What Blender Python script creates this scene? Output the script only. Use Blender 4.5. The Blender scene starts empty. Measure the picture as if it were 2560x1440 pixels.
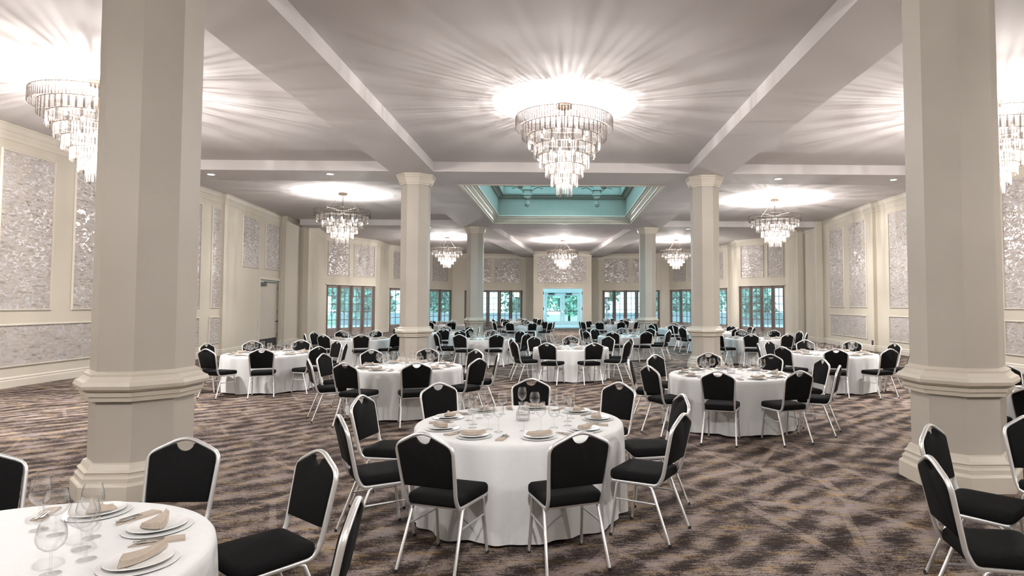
import bpy, math, random
from math import sin, cos, pi, radians, atan2, hypot
from mathutils import Vector, Matrix
random.seed(7)
SC = bpy.context.scene
COL = SC.collection
# ------------------------------------------------------------------ camera, world, exposure
cam_d = bpy.data.cameras.new('camera'); cam = bpy.data.objects.new('camera', cam_d); COL.objects.link(cam)
cam.location = (0, 0, 1.8)
cam.rotation_euler = (radians(92.5), 0, radians(-2.1))
cam_d.sensor_width = 36; cam_d.lens = 21.797
cam_d.shift_x = -0.07105; cam_d.shift_y = -0.01081
cam_d.clip_start = 0.05; cam_d.clip_end = 300
SC.camera = cam
world = bpy.data.worlds.new('overcast_sky'); SC.world = world; world.use_nodes = True
bg = world.node_tree.nodes['Background']
bg.inputs[0].default_value = (0.42, 0.83, 1.0, 1); bg.inputs[1].default_value = 6.0
SC.view_settings.view_transform = 'Standard'; SC.view_settings.look = 'None'
SC.view_settings.exposure = 0.08; SC.view_settings.gamma = 1.0
SC.view_settings.use_curve_mapping = False
SC.cycles.max_bounces = 5; SC.cycles.diffuse_bounces = 2; SC.cycles.glossy_bounces = 2; SC.cycles.transmission_bounces = 2
SC.cycles.transparent_max_bounces = 16; SC.cycles.caustics_reflective = False; SC.cycles.caustics_refractive = False
CH_TOP = 950.0      # watts, upper lamp cluster of a chandelier
CH_LOW = 180.0      # watts, lower lamp cluster
DOWN = 120.0         # watts, recessed spot
LAMP = (1.0, 0.975, 0.95)

# ------------------------------------------------------------------ materials
MATS = {}
def nmat(name):
    m = bpy.data.materials.new(name); m.use_nodes = True
    nt = m.node_tree; b = nt.nodes['Principled BSDF']; MATS[name] = m
    return m, nt, b
def N(nt, typ, **kw):
    n = nt.nodes.new(typ)
    for k, v in kw.items(): setattr(n, k, v)
    return n
def L(nt, a, b): nt.links.new(a, b)
def coords(nt, scale=(1, 1, 1), which='Object'):
    t = N(nt, 'ShaderNodeTexCoord'); mp = N(nt, 'ShaderNodeMapping'); mp.inputs['Scale'].default_value = scale
    L(nt, t.outputs[which], mp.inputs['Vector']); return mp.outputs['Vector']
def noise(nt, vec, scale, detail=3, rough=.55, dist=0):
    n = N(nt, 'ShaderNodeTexNoise'); n.inputs['Scale'].default_value = scale; n.inputs['Detail'].default_value = detail
    n.inputs['Roughness'].default_value = rough; n.inputs['Distortion'].default_value = dist
    L(nt, vec, n.inputs['Vector']); return n.outputs['Fac']
def ramp(nt, fac, stops, interp='LINEAR'):
    r = N(nt, 'ShaderNodeValToRGB'); r.color_ramp.interpolation = interp; e = r.color_ramp.elements
    while len(e) < len(stops): e.new(0.5)
    for el, (p, c) in zip(e, stops): el.position = p; el.color = (c[0], c[1], c[2], 1)
    L(nt, fac, r.inputs['Fac']); return r.outputs['Color']
def math_(nt, op, a, b=None, clamp=False):
    n = N(nt, 'ShaderNodeMath'); n.operation = op; n.use_clamp = clamp
    for i, v in enumerate((a, b)):
        if v is None: continue
        if isinstance(v, (int, float)): n.inputs[i].default_value = v
        else: L(nt, v, n.inputs[i])
    return n.outputs[0]
def mix(nt, fac, a, b, mode='MIX'):
    n = N(nt, 'ShaderNodeMix'); n.data_type = 'RGBA'; n.blend_type = mode
    for i, v in ((0, fac), (6, a), (7, b)):
        if isinstance(v, (int, float)): n.inputs[i].default_value = v
        elif isinstance(v, tuple): n.inputs[i].default_value = (v[0], v[1], v[2], 1)
        else: L(nt, v, n.inputs[i])
    return n.outputs[2]
def bump(nt, b, h, strength, dist=.01):
    n = N(nt, 'ShaderNodeBump'); n.inputs['Strength'].default_value = strength; n.inputs['Distance'].default_value = dist
    L(nt, h, n.inputs['Height']); L(nt, n.outputs['Normal'], b.inputs['Normal'])
def plain(name, c, rough=.6, metal=0, var=.06, scale=6, spec=.4, bmp=0):
    m, nt, b = nmat(name); v = coords(nt); f = noise(nt, v, scale, 4)
    lo = tuple(x * (1 - var) for x in c); hi = tuple(min(1, x * (1 + var)) for x in c)
    L(nt, ramp(nt, f, [(.3, lo), (.7, hi)]), b.inputs['Base Color'])
    b.inputs['Roughness'].default_value = rough; b.inputs['Metallic'].default_value = metal
    b.inputs['Specular IOR Level'].default_value = spec
    if bmp: bump(nt, b, noise(nt, v, 180, 2), bmp, .002)
    return m
plain('wall_paint', (.60, .545, .455), .62, var=.03, scale=.8)
plain('column_paint', (.50, .46, .405), .55, var=.045, scale=1.3)
plain('trim_paint', (.64, .585, .50), .45, var=.03, scale=2)
plain('ceiling_paint', (.64, .60, .595), .75, var=.02, scale=.6, bmp=.05)
plain('door_paint', (.58, .53, .45), .45, var=.03, scale=1)
plain('cloth', (.77, .775, .775), .85, var=.015, scale=30, bmp=.12, spec=.2)
plain('black_fabric', (.0075, .0075, .0078), .9, var=.12, scale=60, bmp=.2, spec=.12)
plain('silver', (.80, .80, .795), .36, .7, var=.02)
plain('chrome', (.75, .75, .75), .15, 1, var=.02)
plain('rubber', (.02, .02, .02), .7)
plain('porcelain', (.88, .88, .87), .18, var=.01, spec=.5)
plain('napkin', (.46, .39, .325), .9, var=.05, scale=40, bmp=.2, spec=.15)
plain('dark_bronze', (.10, .075, .055), .4, .8)
plain('dark_metal', (.05, .048, .05), .45, .6)
plain('kickplate', (.012, .012, .014), .5)
plain('wood_table', (.35, .24, .15), .5, scale=12)
plain('leaf', (.30, .44, .34), .6, var=.5, scale=3)
plain('bark', (.12, .09, .065), .9, var=.3)
plain('leaf_wood', (.33, .27, .245), .5, var=.06)
plain('vestibule_paint', (.84, .84, .82), .55, var=.02)
plain('muntin_backlit', (.17, .15, .14), .5, var=.04)  # dark tone of the backlit muntins is put into the colour
plain('grass', (.20, .25, .15), .95, var=.35, scale=2)
plain('terrace', (.50, .50, .53), .8, var=.08, scale=1.5)
plain('white_wood', (.62, .60, .57), .5, var=.03)
plain('skylight_paint', (.30, .30, .25), .6, var=.03)
plain('outlet_plate', (.05, .05, .06), .4)
plain('switch_plate', (.68, .64, .56), .4)
plain('table_pedestal', (.25, .25, .25), .4, .8)

def carpet():
    m, nt, b = nmat('carpet')
    t = N(nt, 'ShaderNodeTexCoord'); v0 = t.outputs['Object']
    def mp(s, rot=0):
        q = N(nt, 'ShaderNodeMapping'); q.inputs['Scale'].default_value = s; q.inputs['Rotation'].default_value = (0, 0, rot)
        L(nt, v0, q.inputs['Vector']); return q.outputs['Vector']
    streak = noise(nt, mp((6, 24, 1)), 1.7, 4, .72)
    fine = noise(nt, mp((26, 70, 1)), 2.2, 2, .75)
    blob = noise(nt, mp((1, 1.1, 1), .3), 1.7, 5, .62, 1.8)
    vor = N(nt, 'ShaderNodeTexVoronoi'); vor.inputs['Scale'].default_value = .62; L(nt, mp((1, 1.0, 1), .15), vor.inputs['Vector'])
    rings = math_(nt, 'SINE', math_(nt, 'MULTIPLY', vor.outputs['Distance'], 34.0))
    ved = N(nt, 'ShaderNodeTexVoronoi'); ved.feature = 'DISTANCE_TO_EDGE'; ved.inputs['Scale'].default_value = .8; L(nt, mp((1, .8, 1), .6), ved.inputs['Vector'])
    lines = math_(nt, 'LESS_THAN', ved.outputs['Distance'], .018)
    wav = N(nt, 'ShaderNodeTexWave'); wav.inputs['Scale'].default_value = 1.0; wav.inputs['Distortion'].default_value = 6.0
    wav.inputs['Detail'].default_value = 1; wav.inputs['Detail Scale'].default_value = .7; L(nt, mp((1, 1, 1), .8), wav.inputs['Vector'])
    motif = math_(nt, 'ADD', math_(nt, 'MULTIPLY', rings, .035), math_(nt, 'MULTIPLY', wav.outputs['Fac'], .10))
    motif = math_(nt, 'ADD', motif, math_(nt, 'MULTIPLY', lines, .06))
    s = math_(nt, 'ADD', math_(nt, 'MULTIPLY', streak, .50), math_(nt, 'MULTIPLY', blob, .42))
    s = math_(nt, 'ADD', s, motif)
    s = math_(nt, 'ADD', s, math_(nt, 'MULTIPLY', math_(nt, 'SUBTRACT', fine, .5), .55))
    s = math_(nt, 'SUBTRACT', s, .012)
    base = ramp(nt, s, [(.36, (.026, .020, .018)), (.455, (.050, .039, .034)), (.495, (.115, .094, .082)),
                        (.535, (.235, .195, .162)), (.61, (.32, .268, .220)), (.70, (.30, .275, .272))])
    tint = ramp(nt, noise(nt, mp((1.6, 7, 1)), 1.6, 2), [(.42, (.92, .88, .97)), (.56, (1.0, .96, .92)), (.68, (1.18, .98, .66))])
    L(nt, mix(nt, 1.0, base, tint, 'MULTIPLY'), b.inputs['Base Color'])
    b.inputs['Roughness'].default_value = .95; b.inputs['Specular IOR Level'].default_value = .12
    bump(nt, b, fine, .35, .006)
carpet()
def wallpaper():
    m, nt, b = nmat('wallpaper')
    t = N(nt, 'ShaderNodeTexCoord'); v0 = t.outputs['Object']; inf = N(nt, 'ShaderNodeObjectInfo')
    add = N(nt, 'ShaderNodeVectorMath'); add.operation = 'ADD'
    cm = N(nt, 'ShaderNodeCombineXYZ'); L(nt, math_(nt, 'MULTIPLY', inf.outputs['Random'], 40), cm.inputs[0]); L(nt, math_(nt, 'MULTIPLY', inf.outputs['Random'], 23), cm.inputs[2])
    L(nt, v0, add.inputs[0]); L(nt, cm.outputs[0], add.inputs[1]); v = add.outputs[0]
    def mp(s):
        q = N(nt, 'ShaderNodeMapping'); q.inputs['Scale'].default_value = s; L(nt, v, q.inputs['Vector']); return q.outputs['Vector']
    st = noise(nt, mp((2.2, 2.2, 12)), 1.7, 5, .65, .8)
    bl = noise(nt, mp((1.6, 1.6, 1.3)), 2.2, 4, .6, 1.6)
    fl = noise(nt, mp((1.8, 1.8, 2.6)), 3.2, 5, .6, 1.8)
    c = ramp(nt, st, [(.34, (.20, .165, .14)), (.43, (.37, .325, .285)), (.52, (.46, .41, .365)), (.66, (.53, .48, .44))])
    c = mix(nt, math_(nt, 'MULTIPLY', ramp(nt, bl, [(.45, (0, 0, 0)), (.62, (1, 1, 1))]), .45), c, (.50, .475, .50))
    flake = ramp(nt, fl, [(.555, (0, 0, 0)), (.60, (1, 1, 1))])
    L(nt, mix(nt, math_(nt, 'MULTIPLY', flake, .8), c, (.70, .685, .70)), b.inputs['Base Color'])
    L(nt, math_(nt, 'MULTIPLY', flake, .46), b.inputs['Metallic'])
    L(nt, math_(nt, 'SUBTRACT', .6, math_(nt, 'MULTIPLY', flake, .25)), b.inputs['Roughness'])
    bump(nt, b, st, .3, .004)
wallpaper()
def thin_glass(name, tint=(1, 1, 1), edge=.45, power=1.0, rough=.0):
    m = bpy.data.materials.new(name); m.use_nodes = True; MATS[name] = m; nt = m.node_tree; nt.nodes.clear()
    o = N(nt, 'ShaderNodeOutputMaterial'); tr = N(nt, 'ShaderNodeBsdfTransparent'); gl = N(nt, 'ShaderNodeBsdfGlossy'); mx = N(nt, 'ShaderNodeMixShader')
    lw = N(nt, 'ShaderNodeLayerWeight'); lw.inputs['Blend'].default_value = .35
    gl.inputs['Roughness'].default_value = rough; gl.inputs['Color'].default_value = (.95, .95, .95, 1)
    f = math_(nt, 'ADD', math_(nt, 'MULTIPLY', lw.outputs['Facing'], edge), .03)
    tc = ramp(nt, lw.outputs['Facing'], [(.3, tint), (.97, tuple(x * .62 for x in tint))])
    L(nt, tc, tr.inputs['Color']); L(nt, f, mx.inputs[0]); L(nt, tr.outputs[0], mx.inputs[1]); L(nt, gl.outputs[0], mx.inputs[2]); L(nt, mx.outputs[0], o.inputs['Surface'])
thin_glass('glassware', (.985, .985, .985), .62)
thin_glass('window_glass', (.95, .97, .97), .12)
def crystal(name, tint):
    m = bpy.data.materials.new(name); m.use_nodes = True; MATS[name] = m; nt = m.node_tree; nt.nodes.clear()
    o = N(nt, 'ShaderNodeOutputMaterial'); tr = N(nt, 'ShaderNodeBsdfTransparent'); gl = N(nt, 'ShaderNodeBsdfGlossy'); tl = N(nt, 'ShaderNodeBsdfTranslucent')
    a = N(nt, 'ShaderNodeMixShader'); c = N(nt, 'ShaderNodeMixShader'); gl.inputs['Roughness'].default_value = .05
    tr.inputs['Color'].default_value = (*tint, 1)
    tl.inputs['Color'].default_value = (.9, .87, .85, 1); gl.inputs['Color'].default_value = (.92, .90, .88, 1)
    a.inputs[0].default_value = .05; L(nt, gl.outputs[0], a.inputs[1]); L(nt, tl.outputs[0], a.inputs[2])
    c.inputs[0].default_value = .24; L(nt, tr.outputs[0], c.inputs[1]); L(nt, a.outputs[0], c.inputs[2]); L(nt, c.outputs[0], o.inputs['Surface'])
crystal('crystal', (.92, .91, .90)); crystal('smoky_crystal', (.40, .37, .355))
def sheer(name, c, opac):
    m = bpy.data.materials.new(name); m.use_nodes = True; MATS[name] = m; nt = m.node_tree; nt.nodes.clear()
    o = N(nt, 'ShaderNodeOutputMaterial'); tr = N(nt, 'ShaderNodeBsdfTransparent'); df = N(nt, 'ShaderNodeBsdfDiffuse'); tl = N(nt, 'ShaderNodeBsdfTranslucent')
    a = N(nt, 'ShaderNodeMixShader'); k = N(nt, 'ShaderNodeMixShader')
    v = coords(nt, (60, 60, 2)); cc = ramp(nt, noise(nt, v, 1.0, 3), [(.3, tuple(x * .8 for x in c)), (.7, c)])
    L(nt, cc, df.inputs['Color']); L(nt, cc, tl.inputs['Color'])
    a.inputs[0].default_value = .5; L(nt, df.outputs[0], a.inputs[1]); L(nt, tl.outputs[0], a.inputs[2])
    k.inputs[0].default_value = opac; L(nt, tr.outputs[0], k.inputs[1]); L(nt, a.outputs[0], k.inputs[2]); L(nt, k.outputs[0], o.inputs['Surface'])
sheer('sheer_curtain', (.50, .45, .44), .27)
sheer('gathered_curtain', (.36, .27, .23), .68)
def emit(name, c, s):
    m, nt, b = nmat(name)
    b.inputs['Base Color'].default_value = (*c, 1); b.inputs['Emission Color'].default_value = (*c, 1); b.inputs['Emission Strength'].default_value = s
emit('bulb_glow', (1, .95, .88), 30)
MATS['bulb_glow'].cycles.emission_sampling = 'NONE'
emit('downlight_glow', (.95, .98, 1), 14)
MATS['downlight_glow'].cycles.emission_sampling = 'NONE'
emit('sconce_glow', (1, .85, .5), 4)

# ------------------------------------------------------------------ mesh helpers
class MB:
    def __init__(s): s.v = []; s.f = []
    def add(s, vs, fs):
        o = len(s.v); s.v += [tuple(p) for p in vs]; s.f += [tuple(i + o for i in f) for f in fs]; return s
    def box(s, x0, x1, y0, y1, z0, z1, M=None):
        vs = [(x, y, z) for z in (z0, z1) for y in (y0, y1) for x in (x0, x1)]
        if M is not None: vs = [tuple(M @ Vector(p)) for p in vs]
        return s.add(vs, [(0, 2, 3, 1), (4, 5, 7, 6), (0, 1, 5, 4), (2, 6, 7, 3), (0, 4, 6, 2), (1, 3, 7, 5)])
    def lathe(s, prof, n=24, c=(0, 0), phase=0, cap=True):
        vs = []; fs = []
        for r, z in prof:
            for i in range(n):
                a = 2 * pi * i / n + phase; vs.append((c[0] + r * cos(a), c[1] + r * sin(a), z))
        for j in range(len(prof) - 1):
            for i in range(n):
                k = (i + 1) % n; fs.append((j * n + i, j * n + k, (j + 1) * n + k, (j + 1) * n + i))
        if cap:
            if prof[0][0] > 1e-4: fs.append(tuple(reversed(range(n))))
            if prof[-1][0] > 1e-4: fs.append(tuple((len(prof) - 1) * n + i for i in range(n)))
        return s.add(vs, fs)
    def tube(s, pts, r, n=8, closed=False, sx=1.0, up=(0, 0, 1)):
        pts = [Vector(p) for p in pts]; m = len(pts); vs = []; fs = []
        T = []
        for i in range(m):
            a = pts[(i - 1) % m] if (closed or i > 0) else pts[i]
            b = pts[(i + 1) % m] if (closed or i < m - 1) else pts[i]
            T.append((b - a).normalized())
        u = Vector(up); u = u - T[0] * u.dot(T[0])
        if u.length < 1e-3: u = Vector((1, 0, 0)) - T[0] * T[0].x
        u.normalize()
        for i in range(m):
            u = u - T[i] * u.dot(T[i]); u.normalize(); w = T[i].cross(u)
            for k in range(n):
                a = 2 * pi * (k + .5) / n
                vs.append(pts[i] + u * (r * cos(a)) + w * (r * sx * sin(a)))
        for i in range(m if closed else m - 1):
            j = (i + 1) % m
            for k in range(n):
                q = (k + 1) % n; fs.append((i * n + k, i * n + q, j * n + q, j * n + k))
        if not closed: fs.append(tuple(reversed(range(n)))); fs.append(tuple((m - 1) * n + k for k in range(n)))
        return s.add(vs, fs)
    def prism(s, poly, z0, z1):
        n = len(poly); vs = [(x, y, z0) for x, y in poly] + [(x, y, z1) for x, y in poly]
        return s.add(vs, [tuple(reversed(range(n))), tuple(range(n, 2 * n))] + [(i, (i + 1) % n, n + (i + 1) % n, n + i) for i in range(n)])
    def mesh(s, name, mat=None, smooth=False, ang=40):
        me = bpy.data.meshes.new(name); me.from_pydata(s.v, [], s.f); me.validate(); me.update()
        if mat: me.materials.append(MATS[mat])
        if smooth:
            for p in me.polygons: p.use_smooth = True
            me.set_sharp_from_angle(angle=radians(ang))
        return me
def ob(name, me, parent=None, loc=None, rz=None):
    o = bpy.data.objects.new(name, me); COL.objects.link(o)
    if parent is not None: o.parent = parent
    if loc is not None: o.location = loc
    if rz is not None: o.rotation_euler = (0, 0, rz)
    return o
def empty(name, loc=(0, 0, 0), rz=0, parent=None):
    o = ob(name, None, parent, loc, rz); o.empty_display_size = .2; return o
def tag(o, label=None, cat=None, group=None, kind=None):
    if label: o['label'] = label
    if cat: o['category'] = cat
    if group: o['group'] = group
    if kind: o['kind'] = kind
    return o
def part(name, mb, mat, parent, smooth=False, kind=None, label=None, ang=40):
    o = ob(name, mb.mesh(name, mat, smooth, ang), parent)
    if kind: o['kind'] = kind
    if label: o['label'] = label
    return o
def copy_tree(o, parent=None):
    c = o.copy(); COL.objects.link(c)
    if parent is not None: c.parent = parent
    for ch in o.children: copy_tree(ch, c)
    return c
def fillet(pts, r, n=4):
    P = [Vector(p) for p in pts]; out = [P[0]]
    for i in range(1, len(P) - 1):
        a, b, c = P[i - 1], P[i], P[i + 1]; d1 = (a - b); d2 = (c - b); rr = min(r, d1.length * .45, d2.length * .45)
        p = b + d1.normalized() * rr; q = b + d2.normalized() * rr
        for k in range(n + 1):
            t = k / n; out.append(p * (1 - t) ** 2 + b * 2 * t * (1 - t) + q * t * t)
    out.append(P[-1]); return out

# ------------------------------------------------------------------ room shell
ZC, ZS = 5.67, 5.40            # coffer ceiling, beam soffit
P = [(-11.75, -9), (-11.95, 22.1), (-11.83, 22.1), (-12.38, 27.7), (-12.17, 27.7), (-12.4, 29.8), (-12.02, 29.8), (-13.0, 34.5),
     (-11.25, 38.0), (-11.3, 40.8), (-8.35, 47.6), (-7.6, 47.8), (-2.97, 48.2), (-2.1, 48.25), (-2.1, 45.5), (2.17, 45.5),
     (2.17, 48.1), (3.0, 48.0), (7.55, 47.1), (8.15, 47.0), (10.85, 40.2), (10.6, 37.2), (12.75, 34.9), (11.96, 31.0), (12.28, 31.0),
     (11.95, 28.6), (12.23, 28.6), (11.86, 23.2), (12.0, 23.2), (11.9, -9)]
NP = len(P)
def seg(i):
    a, b = P[i], P[(i + 1) % NP]; dx, dy = b[0] - a[0], b[1] - a[1]; l = hypot(dx, dy)
    return a, b, l, atan2(dy, dx)
OPEN = {2: [(3.33, 5.53, 2.80)], 14: [(0.72, 3.60, 2.92)]}
WIN = {7: 4, 9: 5, 11: 5, 17: 5, 19: 5, 21: 4}
for i in WIN: OPEN[i] = [(.12, seg(i)[2] - .08, 2.86)]
def frame_of(i):
    a, b, l, an = seg(i); return Matrix.Translation((a[0], a[1], 0)) @ Matrix.Rotation(an, 4, 'Z')
def reflex(v):
    a, b, c = P[v - 1], P[v], P[(v + 1) % NP]
    return (b[0] - a[0]) * (c[1] - b[1]) - (b[1] - a[1]) * (c[0] - b[0]) > 0
def wall(name, idx):
    mb = MB(); T = .25
    for i in idx:
        a, b, l, an = seg(i); M = frame_of(i); s = .006 if reflex(i) else 0
        if reflex((i + 1) % NP): l -= .006
        for s0, s1, zt in OPEN.get(i, []):
            if s0 > s: mb.box(s, s0, 0, T, 0, ZC, M)
            mb.box(s0, s1, 0, T, zt, ZC, M); s = s1
        mb.box(s, l, 0, T, 0, ZC, M)
    return tag(part(name, mb, 'wall_paint', None), kind='structure')
wall_left = wall('wall_left', range(0, 7)); wall_fl = wall('wall_far_left', range(7, 14)); wall_far = wall('wall_far', [14])
wall_fr = wall('wall_far_right', range(15, 22)); wall_right = wall('wall_right', range(22, 29)); wall_back = wall('wall_back', [29])
mb = MB(); mb.box(-15, 15, -10, 52.6, -.2, 0); floor = tag(part('floor', mb, 'carpet', None), kind='structure')
# ceiling slab with the skylight opening cut out
SX0, SX1, SY0, SY1 = -3.13, 3.15, 18.65, 27.7
mb = MB()
H0, H1, H2, H3 = SX0 - .2, SX1 + .2, SY0 - .2, SY1 + .2
mb.box(-15, 15, -10, H2, ZC, ZC + .25); mb.box(-15, 15, H3, 50, ZC, ZC + .25); mb.box(-15, H0, H2, H3, ZC, ZC + .25); mb.box(H1, 15, H2, H3, ZC, ZC + .25)
ceiling = tag(part('ceiling', mb, 'ceiling_paint', None), kind='structure')
def soffit(poly):
    part('soffit_beam', MB().prism(poly, ZS, ZC - .001), 'ceiling_paint', ceiling)
for s in (-1, 1):
    soffit([(s * 3.5, -8.9), (s * 4.68, -8.9), (s * 4.68, 29.75), (s * 3.36, 29.75), (s * 3.36, 18.3), (s * 3.5, 18.3)][::s])
    soffit([(s * 3.36, 29.75), (s * 4.68, 29.75), (s * 3.05, 47.9), (s * 2.12, 47.9), (s * 2.02, 45.4)][::s])
    soffit([(s * 4.68, 5.6), (s * 11.8, 5.6), (s * 11.8, 6.9), (s * 4.68, 6.9)][::s])
    soffit([(s * 4.68, 16.85), (s * 11.85, 16.85), (s * 11.85, 18.3), (s * 4.68, 18.3)][::s])
    soffit([(s * 4.68, 28.6), (s * 11.95, 28.6), (s * 11.95, 29.75), (s * 4.68, 29.75)][::s])
soffit([(-3.5, 5.6), (3.5, 5.6), (3.5, 6.9), (-3.5, 6.9)])
soffit([(-3.5, 16.85), (3.5, 16.85), (3.5, 18.3), (3.36, 18.3), (3.36, SY0), (-3.36, SY0), (-3.36, 18.3), (-3.5, 18.3)])
soffit([(-3.36, SY1), (3.36, SY1), (3.36, 29.75), (-3.36, 29.75)])
soffit([(-3.36, SY0), (SX0, SY0), (SX0, SY1), (-3.36, SY1)]); soffit([(SX1, SY0), (3.36, SY0), (3.36, SY1), (SX1, SY1)])

def run(name, pts, prof, mat, closed=False):
    """sweep a profile (offset into the room, z) along a plan polyline whose room side is on the right"""
    n = len(pts); vs = []; fs = []; m = len(prof)
    for i, p in enumerate(pts):
        ns = []
        for j in (i - 1, i):
            if not closed and (j < 0 or j >= n - 1): continue
            a = pts[j % n]; b = pts[(j + 1) % n]; l = hypot(b[0] - a[0], b[1] - a[1]); ns.append(Vector(((b[1] - a[1]) / l, -(b[0] - a[0]) / l)))
        if len(ns) == 2:
            q = ns[0] + ns[1]; q = q / max(.35, (1 + ns[0].dot(ns[1])))
        else: q = ns[0]
        for d, z in prof: vs.append((p[0] + q.x * d, p[1] + q.y * d, z))
    for i in range(n if closed else n - 1):
        k = (i + 1) % n
        for j in range(m):
            l = (j + 1) % m; fs.append((i * m + j, k * m + j, k * m + l, i * m + l))
    if not closed: fs.append(tuple(range(m))); fs.append(tuple(reversed([(n - 1) * m + j for j in range(m)])))
    return MB().add(vs, fs)
def along(i, s):
    a, b, l, an = seg(i); return (a[0] + (b[0] - a[0]) * s / l, a[1] + (b[1] - a[1]) * s / l)
BASE = [(-.02, .0), (.035, .0), (.035, .15), (.022, .17), (.028, .2), (.012, .23), (-.02, .23)]
CROWN = [(-.02, ZC - .34), (.018, ZC - .34), (.018, ZC - .26), (.03, ZC - .24), (.03, ZC - .17), (.05, ZC - .15), (.085, ZC - .05), (.10, ZC - .04), (.10, ZC - .002), (-.02, ZC - .002)]
def base(name, pts): tag(part(name, run(name, pts, BASE, 'trim_paint'), 'trim_paint', None), kind='structure')
base('baseboard_left', [P[0], P[1], P[2], along(2, 3.33 - .14)]); base('baseboard_left_corner', [along(2, 5.53 + .12), P[3], P[4], P[5], P[6], P[7]])
base('baseboard_far_left', [P[8], P[9]]); base('baseboard_far_left_pier', [P[10], P[11]]); base('baseboard_door_left', [P[12], P[13], P[14], along(14, .6)])
base('baseboard_door_right', [along(14, 3.72), P[15], P[16], P[17]]); base('baseboard_far_right_pier', [P[18], P[19]]); base('baseboard_far_right', [P[20], P[21]])
base('baseboard_right', P[22:30])
def crown(name, pts): tag(part(name, run(name, pts, CROWN, 'trim_paint'), 'trim_paint', None), kind='structure')
crown('trim_1', P[0:8]); crown('trim_2', P[7:15]); crown('trim_3', P[14:16]); crown('trim_4', P[15:23]); crown('trim_5', P[22:30])

# wall panels: patterned inset with a picture-frame moulding
def wpanel(wallo, i, s0, s1, z0, z1):
    a, b, l, an = seg(i); w, h = s1 - s0, z1 - z0; c = along(i, (s0 + s1) / 2); nx, ny = sin(an), -cos(an)
    o = part('wall_panel', MB().box(-w / 2, w / 2, -.004, .004, -h / 2, h / 2), 'wallpaper', wallo)
    o.location = (c[0] + nx * .004, c[1] + ny * .004, (z0 + z1) / 2); o.rotation_euler = (0, 0, an)
    pts = [(-w / 2, -h / 2), (w / 2, -h / 2), (w / 2, h / 2), (-w / 2, h / 2)]; mb = MB(); t = .045
    prof = [(0, 0), (0, .03), (.015, .034), (t - .012, .022), (t, .012), (t, 0)]; vs = []; fs = []; m = len(prof)
    for x, z in pts:
        sx, sz = (1 if x > 0 else -1), (1 if z > 0 else -1)
        for d, y in prof: vs.append((x + sx * d, -y, z + sz * d))
    for q in range(4):
        k = (q + 1) % 4
        for j in range(m - 1): fs.append((q * m + j, q * m + j + 1, k * m + j + 1, k * m + j))
    part('panel_moulding', MB().add(vs, fs), 'trim_paint', o)
U0, U1, D0, D1 = 1.69, 5.10, .47, 1.33
for s0, s1 in ((30.56, 31.82), (28.6, 29.86), (26.6, 27.86), (24.53, 25.82), (22.5, 23.86), (20.5, 21.8), (18.4, 19.7)): wpanel(wall_left, 0, s0, s1, U0, U1)
for s0, s1 in ((30.5, 31.85), (26.6, 29.86), (22.5, 25.88), (18.4, 21.8)): wpanel(wall_left, 0, s0, s1, D0, D1)
wpanel(wall_left, 2, 1.54, 3.11, 3.24, 5.12); wpanel(wall_left, 2, 3.85, 5.5, 3.28, 5.14)
wpanel(wall_fl, 7, .22, 1.70, 3.42, 5.24); wpanel(wall_fl, 7, 2.12, 3.72, 3.42, 5.24)
wpanel(wall_fl, 9, .43, 2.35, 3.48, 5.27); wpanel(wall_fl, 9, 2.85, 4.35, 3.48, 5.27); wpanel(wall_fl, 9, 4.75, 6.83, 3.48, 5.27)
wpanel(wall_fl, 11, .29, 2.05, 3.46, 5.28); wpanel(wall_fl, 11, 2.45, 4.32, 3.46, 5.28)
wpanel(wall_far, 14, .33, 3.85, 3.36, 5.24)
wpanel(wall_fr, 17, .32, 2.13, 3.46, 5.28); wpanel(wall_fr, 17, 2.53, 4.27, 3.46, 5.28)
wpanel(wall_fr, 19, .55, 2.45, 3.48, 5.27); wpanel(wall_fr, 19, 2.9, 4.5, 3.48, 5.27); wpanel(wall_fr, 19, 5.0, 6.9, 3.48, 5.27)
wpanel(wall_fr, 21, .3, 1.75, 3.40, 5.24); wpanel(wall_fr, 21, 2.05, 3.0, 3.40, 5.24)
wpanel(wall_right, 26, .88, 2.54, U0, U1); wpanel(wall_right, 26, 3.15, 4.79, U0, U1); wpanel(wall_right, 26, .9, 4.75, D0, D1)
for s0, s1 in ((.95, 2.24), (2.75, 4.1), (4.7, 6.1), (6.85, 8.15), (8.8, 10.1), (10.7, 12.0)): wpanel(wall_right, 28, s0, s1, U0, U1)
for s0, s1 in ((.9, 4.1), (4.7, 6.1), (6.85, 10.1)): wpanel(wall_right, 28, s0, s1, D0, D1)

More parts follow.
